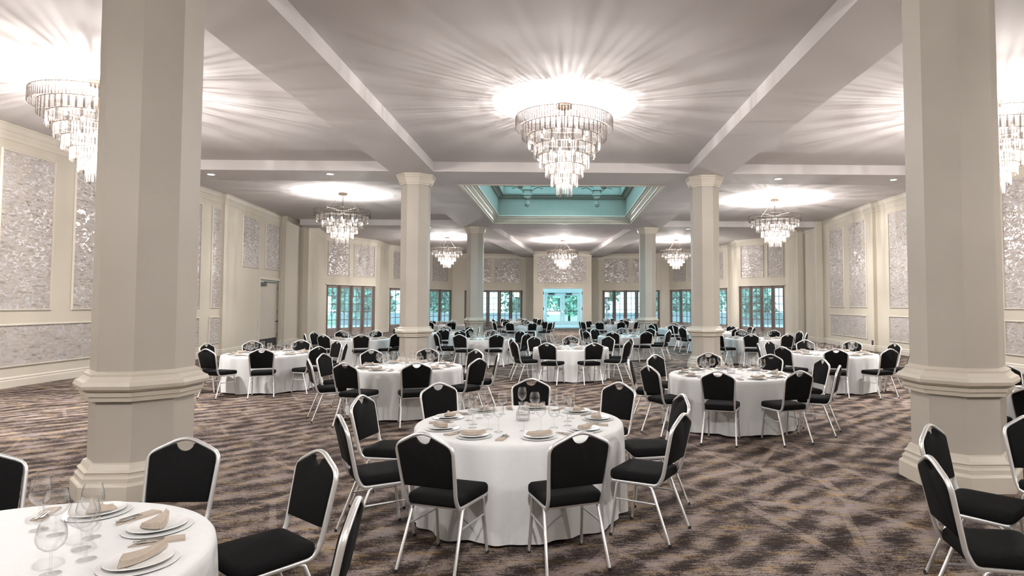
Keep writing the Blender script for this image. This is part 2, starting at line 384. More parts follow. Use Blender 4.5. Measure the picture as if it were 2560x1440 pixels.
# curtained french windows
TREE_Y = 60
def window(n, i, leaves, side):
    s0, s1, zt = OPEN[i][0]; M = frame_of(i); a, b, l, an = seg(i)
    w = empty('window_%d' % n, (a[0], a[1], 0), an); tag(w, kind='structure')
    mb = MB(); mb.box(s0, s0 + .05, .06, .2, 0, zt); mb.box(s1 - .05, s1, .06, .2, 0, zt); mb.box(s0 + .05, s1 - .05, .06, .2, zt - .06, zt)
    part('window_frame', mb, 'white_wood', w)
    part('head_trim', MB().box(s0 - .06, s1 + .05, -.05, .0, zt, zt + .07), 'trim_paint', w)
    x0, x1 = s0 + .05, s1 - .05; lw = (x1 - x0) / leaves; g = min(.14, lw * .16); zb, zh = .46, zt - .16
    for k in range(leaves):
        u0 = x0 + k * lw; lf = MB()
        lf.box(u0 + .004, u0 + g, .09, .14, .02, zt - .06); lf.box(u0 + lw - g, u0 + lw - .004, .09, .14, .02, zt - .06)
        lf.box(u0 + g, u0 + lw - g, .09, .14, zh, zt - .06); lf.box(u0 + g, u0 + lw - g, .09, .14, .02, zb)
        leaf = part('door_leaf', lf, 'leaf_wood', w)
        gw = lw - 2 * g; mu = MB(); mu.box(u0 + lw / 2 - .018, u0 + lw / 2 + .018, .095, .135, zb, zh)
        for r in range(1, 5):
            z = zb + (zh - zb) * r / 5; mu.box(u0 + g, u0 + lw / 2 - .018, .095, .135, z - .018, z + .018); mu.box(u0 + lw / 2 + .018, u0 + lw - g, .095, .135, z - .018, z + .018)
        part('muntin', mu, 'muntin_backlit', leaf)
        key = (round(gw, 3), round(zh, 3))
        if key not in PANE: PANE[key] = MB().box(-gw / 4 + .008, gw / 4 - .008, -.003, .003, -(zh - zb) / 10 + .008, (zh - zb) / 10 - .008).mesh('pane', 'window_glass')
        for c in (0, 1):
            for r in range(5): ob('pane', PANE[key], leaf, (u0 + g + gw * (c * .5 + .25), .115, zb + (zh - zb) * (r + .5) / 5))
    cu = empty('sheer_curtain', (a[0], a[1], 0), an)
    tag(cu, 'brown sheer curtain with gathered folds across the %s' % side, 'curtain', 'sheer curtains on the french windows')
    def drape(name, u0, u1, wl, am, mat, y):
        nn = max(12, int((u1 - u0) / wl * 8)); vs = []; fs = []
        for q in range(nn + 1):
            u = u0 + (u1 - u0) * q / nn; yy = y + am * sin(2 * pi * u / wl) + am * .4 * sin(2 * pi * u / (wl * 2.7))
            for z, k in ((.015, 1.2), (1.2, 1), (zt - .03, .8)): vs.append((u, y + (yy - y) * k, z))
        for q in range(nn):
            for j in (0, 1): fs.append((q * 3 + j, q * 3 + 3 + j, q * 3 + 4 + j, q * 3 + 1 + j))
        part(name, MB().add(vs, fs), mat, cu, True)
    drape('sheer_panel', s0 + .02, s1 - .02, .11, .010, 'sheer_curtain', .045)
    for k in range(leaves + 1):
        c = x0 + k * lw; hw = lw * (.13 if 0 < k < leaves else .10); u0 = max(s0 + .02, c - hw); u1 = min(s1 - .02, c + hw)
        drape('gathered_panel', u0, u1, .06, .010, 'gathered_curtain', .018)
    part('curtain_rod', MB().tube([(s0 + .02, .033, zt - .02), (s1 - .02, .033, zt - .02)], .010, 6), 'dark_bronze', cu)
PANE = {}
for n, (i, side) in enumerate([(7, 'left window beside the wide left wall pier'), (9, 'second window from the left wall'), (11, 'window just left of the end doorway'),
                               (17, 'window just right of the end doorway'), (19, 'second window from the right wall'), (21, 'right window beside the plain right wall pier')], 1):
    window(n, i, WIN[i], side)

# left wall service door
a, b, l, an = seg(2); d1 = tag(empty('door_1', (a[0], a[1], 0), an), kind='structure')
s0, s1, zt = OPEN[2][0]
mb = MB(); mb.box(s0 - .12, s0, -.03, .2, 0, zt + .12); mb.box(s1, s1 + .12, -.03, .2, 0, zt + .12); mb.box(s0, s1, -.03, .2, zt, zt + .12)
part('door_frame', mb, 'trim_paint', d1)
lf = part('door_leaf', MB().box(s0 + .012, s1 - .012, .07, .12, .012, zt - .02), 'door_paint', d1)
part('kickplate', MB().box(s0 + .06, s1 - .05, .062, .07, .02, .36), 'kickplate', lf)
part('door_closer', MB().box(s0 + .1, s0 + .75, .0, .07, zt - .26, zt - .12).box(s0 + .6, s1 - .3, .02, .05, zt - .1, zt - .07), 'dark_metal', lf)
kb = MB(); kb.lathe([(.0, 0), (.035, 0), (.035, .012), (.013, .02), (.013, .05), (.032, .06), (.036, .078), (.02, .095), (0, .097)], 14)
k = part('door_knob', kb, 'dark_bronze', lf, True); k.location = (s1 - .13, .07, 1.05); k.rotation_euler = (pi / 2, 0, 0)
mb = MB()
for z in (.4, 1.4, 2.4): mb.box(s1 - .016, s1 - .002, .055, .075, z, z + .14)
part('hinge', mb, 'dark_bronze', lf)

# end doorway, vestibule and glazed outer doors
a, b, l, an = seg(14); d2 = tag(empty('door_2', (a[0], a[1], 0), an), kind='structure'); s0, s1, zt = OPEN[14][0]
mb = MB(); mb.box(s0 - .12, s0, -.03, .27, 0, zt + .12); mb.box(s1, s1 + .12, -.03, .27, 0, zt + .12); mb.box(s0, s1, -.03, .27, zt, zt + .12)
part('door_frame', mb, 'trim_paint', d2)
for x in (s0, s1 - .05):
    for z in (.2, 1.35, 2.5): part('hinge', MB().box(x, x + .05, .02, .1, z, z + .2), 'dark_metal', d2)
VY = 52.3
mb = MB()
for xa, xb, ya in ((-2.35, -2.1, 48.5), (2.17, 2.42, 48.35)):
    mb.box(xa, xb, ya, VY + .2, 0, .9).box(xa, xb, ya, VY + .2, 2.7, 3.2)  # side openings above the low wall are added to brighten the vestibule
    for q in range(4): y = ya + (VY + .05 - ya) * q / 3; mb.box(xa, xb, y, y + .15, .9, 2.7)
mb.box(-1.87, -1.85, 45.75, 48.5, 0, 3.2).box(1.92, 1.94, 45.75, 48.35, 0, 3.2)
tag(part('wall_vestibule', mb, 'vestibule_paint', None), kind='structure')
mb = MB(); mb.box(-1.85, 1.92, 45.76, 48.6, 3.2, 3.4)
for q in range(5): y = 48.6 + q * .92; mb.box(-2.35, 2.42, y, y + .1, 3.2, 3.3)
cv = tag(part('ceiling_vestibule', mb, 'vestibule_paint', None), kind='structure')
for q in range(4): part('pane', MB().box(-2.3, 2.37, 48.7 + q * .92, 49.52 + q * .92, 3.24, 3.25), 'window_glass', cv)  # unseen glass roof, added so daylight brightens the vestibule
tag(part('floor_vestibule', MB().box(-2.1, 2.17, 46.2, VY, .0, .012), 'terrace', None), kind='structure')
d3 = tag(empty('door_3', (0, VY, 0)), kind='structure')
mb = MB(); mb.box(-2.1, -1.45, -.08, .1, 0, 3.2).box(1.5, 2.17, -.08, .1, 0, 3.2).box(-1.45, 1.5, -.08, .1, 2.75, 3.2)
part('door_frame', mb, 'vestibule_paint', d3)
for x0, x1 in ((-1.44, .02), (.04, 1.49)):
    mb = MB(); mb.box(x0, x0 + .2, -.03, .03, .02, 2.74).box(x1 - .2, x1, -.03, .03, .02, 2.74).box(x0 + .2, x1 - .2, -.03, .03, 2.5, 2.74).box(x0 + .2, x1 - .2, -.03, .03, .02, .36)
    lf = part('door_leaf', mb, 'vestibule_paint', d3)
    part('pane', MB().box(x0 + .2, x1 - .2, -.005, .005, .36, 2.5), 'window_glass', lf)
    part('push_bar', MB().box(x0 + .15, x1 - .15, -.1, -.07, 1.18, 1.24).box(x0 + .17, x0 + .2, -.07, -.03, 1.19, 1.23).box(x1 - .2, x1 - .17, -.07, -.03, 1.19, 1.23), 'dark_metal', lf)
    part('door_closer', MB().box(x0 + .3, x0 + .8, -.12, -.03, 2.6, 2.7), 'dark_metal', lf)

# ------------------------------------------------------------------ columns
OCT = pi / 8
def column(x, y, F, label):
    r = F / 2 / cos(OCT)
    c = empty('column', (x, y, 0)); tag(c, label, 'column', 'octagonal columns of the hall')
    q = lambda pr: MB().lathe([(r + d / cos(OCT), z) for d, z in pr], 8, phase=OCT)
    part('plinth', q([(.115, .0), (.115, .15), (.105, .165), (.085, .175), (.085, .215), (.06, .235), (.06, .255), (.07, .265), (.045, .285), (.025, .33), (.0, .34)]), 'trim_paint', c)
    part('pedestal', q([(0, .34), (0, .9)]), 'column_paint', c)
    part('dado_moulding', q([(.0, .9), (.05, .905), (.055, .945), (.07, .95), (.075, .985), (.06, .99), (.085, 1.0), (.112, 1.02), (.12, 1.05), (.105, 1.085), (.075, 1.1), (.07, 1.105), (.045, 1.13), (.045, 1.15), (.0, 1.175)]), 'trim_paint', c)
    part('shaft', q([(0, 1.175), (0, 5.1)]), 'column_paint', c)
    part('capital', q([(.0, 5.1), (.03, 5.1), (.03, 5.15), (.05, 5.155), (.06, 5.2), (.10, 5.29), (.115, 5.3), (.115, 5.345), (.135, 5.35), (.135, 5.398)]), 'trim_paint', c)
column(-4.13, 6.32, .80, 'large octagonal cream column in the left foreground')
column(4.09, 6.32, .80, 'large octagonal cream column in the right foreground')
column(-4.11, 17.5, .75, 'octagonal cream column left of the hanging centre chandelier')
column(4.07, 17.5, .75, 'octagonal cream column right of the hanging centre chandelier')
column(-4.08, 29.3, .75, 'slender far octagonal column left of the green skylight corner')
column(4.06, 29.3, .75, 'slender far octagonal column right of the green skylight corner')

# ------------------------------------------------------------------ skylight
sk = empty('skylight', (0, 0, ZS)); tag(sk, 'recessed green-lit skylight with moulded edge over the hall centre', 'skylight')
def skp(name, mb, mat='skylight_paint', parent=sk, smooth=False):
    o = part(name, mb, mat, parent, smooth)
    return o
zz = lambda z: z - ZS
IN = .32; WX0, WX1, WY0, WY1 = SX0 + IN, SX1 - IN, SY0 + IN, SY1 - IN
for x0, x1, y0, y1 in ((SX0 - .2, WX0, SY0 - .2, SY1 + .2), (WX1, SX1 + .2, SY0 - .2, SY1 + .2), (WX0, WX1, SY0 - .2, WY0), (WX0, WX1, WY1, SY1 + .2)):
    skp('well_wall', MB().box(x0, x1, y0, y1, zz(ZC) + .04, zz(7.4)))
ring = [(SX0, SY0), (SX0, SY1), (SX1, SY1), (SX1, SY0)]
skp('edge_moulding', run('m', ring, [(.0, -.02), (.09, -.02), (.10, .03), (.14, .04), (.17, .09), (.20, .10), (.20, .14), (.23, .15), (.26, .20), (.30, .21), (.30, .26), (.36, .28), (.36, .32), (.0, .32)], None, True), 'trim_paint')
ring = [(WX0, WY0), (WX0, WY1), (WX1, WY1), (WX1, WY0)]
skp('upper_moulding', run('m', ring, [(0, zz(6.45)), (.05, zz(6.46)), (.10, zz(6.52)), (.14, zz(6.53)), (.14, zz(6.60)), (.0, zz(6.60))], None, True))
lr = [(WX0 + .22, WY0 + .22), (WX0 + .22, WY1 - .22), (WX1 - .22, WY1 - .22), (WX1 - .22, WY0 + .22)]
skp('lantern_kerb', run('m', lr, [(-.22, zz(6.60)), (.0, zz(6.60)), (.02, zz(6.66)), (.02, zz(6.95)), (.06, zz(7.0)), (.06, zz(7.06)), (-.22, zz(7.06))], None, True))
for Y in (21.2, 25.2):
    tr = skp('truss', MB().box(WX0 + .01, WX1 - .01, Y - .06, Y + .06, zz(6.62), zz(6.78)).box(WX0 + .01, WX1 - .01, Y - .09, Y + .09, zz(6.80), zz(6.84)))
    for X in (-1.42, 1.42):
        mb = MB(); mb.box(X - .13, X + .13, Y - .13, Y + .13, zz(6.12), zz(6.62))
        mb.box(X - .17, X + .17, Y - .17, Y + .17, zz(6.22), zz(6.28)).box(X - .17, X + .17, Y - .17, Y + .17, zz(6.44), zz(6.5))
        skp('pendant_block', mb, parent=tr)
        mb = MB(); mb.lathe([(.0, zz(5.76)), (.06, zz(5.765)), (.095, zz(5.81)), (.11, zz(5.9)), (.085, zz(5.94)), (.10, zz(5.95)), (.10, zz(5.98)), (.06, zz(6.0)), (.055, zz(6.04)), (.13, zz(6.09)), (.13, zz(6.12))], 16, (X, Y))
        skp('pendant_drop', mb, parent=tr, smooth=True)
        for s in (-1, 1):
            pts = [(X + s * (.13 + .42 * (1 - cos(t * pi / 16))), Y, zz(6.26 + .34 * sin(t * pi / 16))) for t in range(9)]
            mb = MB().tube(pts, .05, 6).tube([(X + s * .5, Y, zz(6.56)), (X + s * .6, Y, zz(6.52)), (X + s * .62, Y, zz(6.6))], .04, 6)
            skp('curved_bracket', mb, parent=tr)
GY = 8; GX = 5
for i in range(GX + 1):
    x = WX0 + .12 + (WX1 - WX0 - .24) * i / GX; skp('glazing_bar', MB().box(x - .03, x + .03, WY0 + .1, WY1 - .1, zz(7.10), zz(7.18)), 'white_wood')
for j in range(GY + 1):
    y = WY0 + .12 + (WY1 - WY0 - .24) * j / GY; skp('glazing_bar', MB().box(WX0 + .1, WX1 - .1, y - .025, y + .025, zz(7.07), zz(7.10)), 'white_wood')
pw = (WX1 - WX0 - .24) / GX; ph = (WY1 - WY0 - .24) / GY
pme = MB().box(-pw / 2 + .03, pw / 2 - .03, -ph / 2, ph / 2, -.005, .005).mesh('pane', 'window_glass')
for i in range(GX):
    for j in range(GY): ob('pane', pme, sk, (WX0 + .12 + pw * (i + .5), WY0 + .12 + ph * (j + .5), zz(7.14)))

# ------------------------------------------------------------------ chandeliers
TIERS8 = [(.94, 110), (.82, 98), (.705, 90), (.59, 84), (.48, 68), (.365, 52), (.255, 36), (.15, 20)]
TIERS6 = [(.94, 110), (.85, 96), (.67, 78), (.50, 60), (.37, 44), (.22, 28)]
def prism_mb(w, t, h):
    mb = MB(); pr = [(-w / 2, 0), (-w * .28, -t / 2), (w * .28, -t / 2), (w / 2, 0), (w * .28, t / 2), (-w * .28, t / 2)]
    vs = [(x, y, 0) for x, y in pr] + [(x, y, -h) for x, y in pr]
    fs = [tuple(range(6)), tuple(range(11, 5, -1))] + [(i, i + 6, (i + 1) % 6 + 6, (i + 1) % 6) for i in range(6)]
    return mb.add(vs, fs)
def chandelier(tiers, drop, pitch, ph, single):
    c = empty('chandelier', (0, 0, 0))         # origin at the ceiling
    part('canopy', MB().lathe([(0, -.001), (.15, -.001), (.155, -.02), (.15, -.07), (.06, -.085), (0, -.085)], 24), 'dark_bronze', c, True)
    mb = MB().tube([(0, 0, -.08), (0, 0, -drop - pitch * (len(tiers) - 1) - .05)], .012, 8)
    for k in range(4):
        a = k * pi / 2 + .3; mb.tube([(.09 * cos(a), .09 * sin(a), -.08), (.55 * cos(a), .55 * sin(a), -drop)], .004, 5)
    part('stem', mb, 'dark_bronze', c)
    for j, (r, n) in enumerate(tiers):
        z = -drop - j * pitch; mb = MB()
        mb.tube([(r * cos(t * 2 * pi / 48), r * sin(t * 2 * pi / 48), z) for t in range(48)], .007, 6, closed=True)
        for k in range(6):
            a = k * pi / 3 + .2; r2 = tiers[j + 1][0] if j + 1 < len(tiers) else .01
            mb.tube([(r * cos(a), r * sin(a), z), (r2 * cos(a), r2 * sin(a), z - (pitch if j + 1 < len(tiers) else 0))], .004, 5)
            if j == 0: mb.tube([(0, 0, z), (r * cos(a), r * sin(a), z)], .005, 5)
        t = part('tier_ring', mb, 'dark_bronze', c)
        pm = prism_mb(2 * pi * r / n * (.5 if j == 0 else .62 if j == 1 else .72), .012, ph)
        pme = (pm.mesh('crystal_prism', 'crystal'), pm.mesh('crystal_prism', 'smoky_crystal')) if single and j < 3 else None
        if single and j < 3:
            for k in range(n):
                a = 2 * pi * (k + .5 * (j % 2)) / n; ob('crystal_prism', pme[(k * 7 + j) % 4 == 0 or (j == 0 and k % 4 > 0) or (j == 1 and k % 2)], t, (r * cos(a), r * sin(a), z - .008), a + pi / 2)
        else:
            big, dark = MB(), MB()
            for k in range(n):
                a = 2 * pi * (k + .5 * (j % 2)) / n; Mx = Matrix.Translation((r * cos(a), r * sin(a), z - .008)) @ Matrix.Rotation(a + pi / 2, 4, 'Z')
                (dark if (j == 0 or k % 4 == 0) else big).add([tuple(Mx @ Vector(p)) for p in pm.v], pm.f)
            if big.v: part('clear_crystals', big, 'crystal', t, kind='stuff')
            part('smoky_crystals', dark, 'smoky_crystal', t, kind='stuff')
    bm_ = MB().lathe([(0, -.05), (.016, -.045), (.026, -.02), (.024, .0), (.012, .02), (.012, .04), (0, .04)], 10).mesh('bulb', 'bulb_glow', True)
    spots = []
    for j, cnt, q in ((1, 8, .55), (3, 6, .45), (len(tiers) - 2, 2, .3)):
        for k in range(cnt): a = 2 * pi * k / cnt + j; spots.append((tiers[j][0] * q * cos(a), tiers[j][0] * q * sin(a), -drop - (j + .6) * pitch))
    for s in spots: ob('bulb', bm_, c, s)
    return c
def lamps(c, levels, k=1.0):
    for z, p in levels:
        ld = bpy.data.lights.new('chandelier_lamp', 'POINT'); ld.energy = p * k; ld.color = LAMP; ld.shadow_soft_size = .06
        o = bpy.data.objects.new('chandelier_lamp', ld); COL.objects.link(o); o.parent = c; o.location = (0, 0, z)
GR = 'tiered crystal chandeliers'
big = chandelier(TIERS8, .29, .182, .205, True)
far = chandelier(TIERS6, .62, .19, .20, False)
farbig = None
def put(src, first, x, y, label, levels, rz, k):
    o = src if first else copy_tree(src); o.location = (x, y, ZC); o.rotation_euler = (0, 0, rz)
    tag(o, label, 'chandelier', GR); lamps(o, levels, k); return o
BIGL = ((-.60, CH_TOP * .09), (-1.12, CH_TOP * .85), (-1.5, CH_LOW)); FARL = ((-.96, CH_TOP * .11), (-1.36, CH_TOP * .62))
CH = [(True, .04, 11.9, 'large tiered crystal chandelier hanging in front of the skylight'),
      (True, -8.1, 11.0, 'tiered crystal chandelier half hidden by left foreground column'),
      (True, 8.3, 11.5, 'tiered crystal chandelier cut off at the right edge behind the column'),
      (False, -7.65, 21.8, 'crystal chandelier before the left wall, left of the left middle column'),
      (False, 7.85, 22.5, 'crystal chandelier before the right wall, right of the right middle column'),
      (False, -6.64, 36.0, 'far crystal chandelier between the two left inner columns'),
      (False, .04, 37.5, 'far crystal chandelier above the end doorway'),
      (False, 6.86, 37.0, 'far crystal chandelier between the two right inner columns'),
      (False, -8.1, .8, 'unseen crystal chandelier added for fill light behind the viewer on the left'),  # from here on: unseen chandeliers added for overall fill light
      (False, .04, .2, 'unseen crystal chandelier added for fill light directly above the viewer'),
      (False, 8.2, .8, 'unseen crystal chandelier added for fill light behind the viewer on the right')]
used = set()
for kbig, x, y, lab in CH:
    put(big if kbig else far, kbig not in used, x, y, lab, BIGL if kbig else FARL, random.uniform(0, 1), .5 if y < 5 else 1.0); used.add(kbig)

# recessed downlights and ceiling speaker
dl_parts = None
def downlight(x, y, z, label, power=DOWN):
    c = empty('recessed_light', (x, y, z)); tag(c, label, 'ceiling light', 'recessed ceiling spots')
    part('trim_ring', MB().lathe([(.085, -.004), (.12, -.012), (.13, -.001)], 20, cap=False), 'white_wood', c, True)
    part('lens', MB().lathe([(0, -.006), (.085, -.005)], 20), 'downlight_glow', c)
    ld = bpy.data.lights.new('spot', 'SPOT'); ld.energy = power; ld.spot_size = radians(110); ld.spot_blend = .8; ld.color = (1, .96, .92); ld.shadow_soft_size = .08
    o = bpy.data.objects.new('spot', ld); COL.objects.link(o); o.parent = c; o.location = (0, 0, -.03)
for x, y, lab in [(-9.76, 17.47, 'recessed spot in soffit right beside the left foreground column'), (-6.43, 17.3, 'recessed spot in soffit above the left side chandelier'),
                  (6.21, 17.5, 'recessed spot in soffit above the right side chandelier'), (9.6, 17.5, 'recessed spot in soffit left of the right foreground column'),
                  (-6.27, 29.36, 'small far recessed spot beside the left middle column'), (6.06, 29.5, 'small far recessed spot beside the right middle column'),
                  (-9.7, 6.2, 'recessed spot over the left aisle, out of view'), (-6.4, 6.2, 'recessed spot left of the viewer, out of view'),  # out-of-view spots are added to raise the overall light
                  (6.2, 6.2, 'recessed spot right of the viewer, out of view'), (9.6, 6.2, 'recessed spot over the right aisle, out of view'), (0.0, 6.2, 'recessed spot over the centre foreground table, out of view')]:
    downlight(x, y, ZS, lab)
sp = empty('ceiling_speaker', (6.2, 31.6, ZC)); tag(sp, 'round white ceiling speaker near the far right recessed spot', 'speaker')
part('grille', MB().lathe([(0, -.012), (.19, -.012), (.23, -.018), (.25, -.001)], 24), 'white_wood', sp, True)
part('cone', MB().lathe([(0, -.016), (.12, -.0165), (.13, -.013)], 20), 'trim_paint', sp, True)
# outlet and thermostat
a, b, l, an = seg(26); c = along(26, 5.25)
o = empty('wall_outlet', (c[0] - .002, c[1], .32), an); tag(o, 'dark power outlet low on the right wall', 'outlet')
part('cover_plate', MB().box(-.07, .07, -.012, -.0, -.09, .09), 'outlet_plate', o); part('socket', MB().box(-.03, .03, -.018, -.012, .015, .065), 'rubber', o); part('socket', MB().box(-.03, .03, -.018, -.012, -.065, -.015), 'rubber', o)
c = along(22, 2.0); an = seg(22)[3]
o = empty('wall_switch', (c[0], c[1], 1.55), an); tag(o, 'small pale thermostat on the plain right wall pier', 'switch')
part('cover_plate', MB().box(-.06, .06, -.012, -.0, -.09, .09), 'switch_plate', o); part('dial', MB().box(-.03, .03, -.02, -.012, -.03, .05), 'white_wood', o)

# ------------------------------------------------------------------ garden seen through the glass
tag(part('lawn_ground', MB().box(-60, 60, 48.5, 120, -.35, -.25).box(-60, -13.6, 20, 48.5, -.35, -.25).box(13.6, 60, 20, 48.5, -.35, -.25), 'grass', None), kind='structure')
tag(part('terrace_paving', MB().box(-24, 24, 48.6, 55, -.25, -.04).box(-24, -13.5, 30, 48.6, -.25, -.04).box(13.5, 24, 30, 48.6, -.25, -.04), 'terrace', None), kind='structure')
def tree_meshes(seed):
    rnd = random.Random(seed); mb = MB()
    for k in range(2600):
        cl = k % 26; r2 = random.Random(seed * 100 + cl); ra, rr_ = r2.uniform(0, 6.28), 1.9 * r2.random() ** .5; cx, cy, cz = rr_ * cos(ra), rr_ * sin(ra), r2.uniform(1.0, 6.0)
        p = Vector((cx + rnd.uniform(-.8, .8), cy + rnd.uniform(-.8, .8), cz + rnd.uniform(-.7, .7))); s = rnd.uniform(.16, .34)
        u = Vector((rnd.gauss(0, 1), rnd.gauss(0, 1), rnd.gauss(0, 1))).normalized(); w = u.orthogonal().normalized()
        mb.add([p - u * s, p + w * s * .5, p + u * s, p - w * s * .5], [(0, 1, 2, 3)])
    tk = MB().tube([(0, 0, -.3), (.05, 0, 1.2), (0, .08, 2.6), (.1, 0, 4.4)], .13, 8)
    for k in range(5):
        a = k * 1.3 + seed; tk.tube([(0, .04, 1.6 + k * .4), (.6 * cos(a), .6 * sin(a), 2.4 + k * .5), (1.2 * cos(a), 1.2 * sin(a), 3.0 + k * .55)], .05, 6)
    return mb.mesh('foliage', 'leaf'), tk.mesh('trunk', 'bark', True)
TM = [tree_meshes(3), tree_meshes(8)]
TREES = [(-28, 45, 'leftmost garden tree seen through the left window'), (-23, 51, 'garden tree seen at the left window middle'), (-18, 57, 'garden tree seen through the second left window'),
         (-10.5, 59, 'garden tree seen between the left windows'), (-3.4, 61, 'garden tree behind the left glass outer door'),
         (3.3, 61.5, 'garden tree behind the right glass outer door'), (10, 59, 'garden tree seen between the right windows'),
         (17, 57, 'garden tree seen through the second right window'), (22.5, 51.5, 'garden tree seen at the right window middle'), (28, 46, 'rightmost garden tree seen through the right window')]
TREES += [(x, 68 + (k % 2) * 1.5, 'background garden tree, number %s from the left in the rear row' % w) for k, (x, w) in enumerate(zip((-32, -22, -13, 0.8, 12, 21, 31), 'one two three four five six seven'.split()))]
for k, (x, y, lab) in enumerate(TREES):
    t = empty('garden_tree', (x, y, 0), k * 1.1); s = .95 + .12 * (k % 3); t.scale = (s, s, s); tag(t, lab, 'tree', 'garden trees outside the windows')
    f, tk = TM[k % 2]; fo = ob('foliage', f, t); fo['kind'] = 'stuff'; ob('trunk', tk, t)
for x0, x1, y0, y1, lab in ((-20, -3.5, 55.6, 55.85, 'low pale terrace wall outside the left windows'), (3.5, 20, 55.6, 55.85, 'low pale terrace wall outside the right windows')):
    w = empty('terrace_wall', ((x0 + x1) / 2, (y0 + y1) / 2, -.25)); tag(w, lab, 'wall'); hx = (x1 - x0) / 2
    part('wall_body', MB().box(-hx, hx, -.12, .12, 0, 1.2), 'terrace', w); part('coping', MB().box(-hx - .05, hx + .05, -.18, .18, 1.2, 1.28), 'white_wood', w)

for x, lab in ((-3.7, 'lit porch lantern on a white post left of the end doorway'), (3.65, 'lit porch lantern on a white post right of the end doorway')):
    p = empty('porch_lantern', (x, 50.6, -.04)); tag(p, lab, 'lantern', 'porch lanterns outside')
    part('post', MB().box(-.07, .07, -.07, .07, 0, 2.35), 'vestibule_paint', p)
    part('lamp_glass', MB().lathe([(.12, 2.4), (.2, 2.42), (.22, 2.7), (.16, 2.85), (.05, 2.88)], 12), 'sconce_glow', p, True)
    part('lamp_cap', MB().lathe([(.24, 2.88), (.2, 2.93), (.05, 3.02), (.02, 3.1), (0, 3.1)], 12).lathe([(.07, 2.33), (.16, 2.36), (.16, 2.4)], 12), 'dark_metal', p, True)
# ------------------------------------------------------------------ banquet furniture prototypes
def chair_proto():
    c = empty('banquet_chair')
    yb = lambda z: -.225 - max(0, z - .46) * .215
    half = [(.192, .19, .425), (.192, -.19, .425), (.196, yb(.50), .50), (.203, yb(.62), .62), (.217, yb(.86), .86), (.055, yb(.937), .937)]
    path = [(-x, y, z) for x, y, z in half] + [(0, yb(.948), .948)] + half[::-1]
    part('back_frame', MB().tube(fillet(path, .055, 4), .0125, 10, sx=1.25, up=(1, 0, 0)), 'silver', c, True, ang=60)
    # backrest cushion with a half-moon hand hole below the crest
    def outline(i):
        pts = [(-.182 + i, .575 + i), (.182 - i, .575 + i), (.190 - i, .66), (.203 - i, .845 - i * .3), (.196 - i, .862 - i * .6)]
        pts += [(.125, .893 - i * 1.1), (.062 + i * .3, .918 - i)]
        for k in range(1, 8):
            a = pi * k / 8; pts.append(((.056 + i) * cos(a), .918 - i - (.046) * sin(a)))
        pts += [(-.062 - i * .3, .918 - i), (-.125, .893 - i * 1.1), (-.196 + i, .862 - i * .6), (-.203 + i, .845 - i * .3), (-.190 + i, .66)]
        return pts
    vs = []; rings = [(.012, -.019), (.003, -.014), (0, -.004), (0, .006), (.003, .018), (.014, .025)]
    for i, d in rings:
        for x, z in outline(i): vs.append((x, yb(z) + d, z))
    n = len(outline(0)); fs = [tuple(range(n))[::-1], tuple(range((len(rings) - 1) * n, len(rings) * n))]
    for j in range(len(rings) - 1):
        for k in range(n): q = (k + 1) % n; fs.append((j * n + k, j * n + q, (j + 1) * n + q, (j + 1) * n + k))
    part('backrest', MB().add(vs, [f[::-1] for f in fs]), 'black_fabric', c, True, ang=50)
    # seat cushion
    def rr(w, d, r, dy=0, taper=.0):
        o = []
        for cx, cy, a0 in ((w - r, d - r, 0), (-w + r, d - r, 90), (-w + r, -d + r, 180), (w - r, -d + r, 270)):
            for k in range(5):
                a = radians(a0 + k * 22.5); x, y = cx + r * cos(a), cy + r * sin(a); o.append((x * (1 + taper * y / d), y + dy))
        return o
    vs = []; lev = [(-.012, .437), (0, .447), (.002, .47), (0, .492), (-.008, .504), (-.028, .510), (-.09, .513)]
    for g, z in lev: vs += [(x, y, z) for x, y in rr(.212 + g, .212 + g, max(.02, .05 + g * .4), .0, .035)]
    n = 20; fs = [tuple(range(n))[::-1], tuple(range((len(lev) - 1) * n, len(lev) * n))]
    for j in range(len(lev) - 1):
        for k in range(n): q = (k + 1) % n; fs.append((j * n + k, j * n + q, (j + 1) * n + q, (j + 1) * n + k))
    part('seat', MB().add(vs, fs), 'black_fabric', c, True, ang=60)
    part('seat_frame', MB().tube([(-.192, .185, .425), (.192, .185, .425)], .011, 8).tube([(-.192, -.17, .425), (.192, -.17, .425)], .011, 8).box(-.18, .18, -.16, .18, .428, .437), 'silver', c, True)
    for s in (-1, 1):
        for a, m, b in (((s * .19, .13, .42), (s * .193, .15, .405), (s * .203, .2, .0)), ((s * .19, -.11, .42), (s * .195, -.14, .405), (s * .222, -.295, .0))):
            lg = part('leg', MB().tube([a, m, b], .0115, 8), 'silver', c, True, ang=60)
            part('foot_cap', MB().tube([(b[0], b[1], .022), (b[0], b[1], .0)], .0135, 8), 'rubber', lg, True)
        part('stretcher', MB().tube([(s * .1965, .166, .29), (s * .204, -.189, .29)], .007, 6), 'silver', c, True)
    return c
CHAIR = chair_proto()
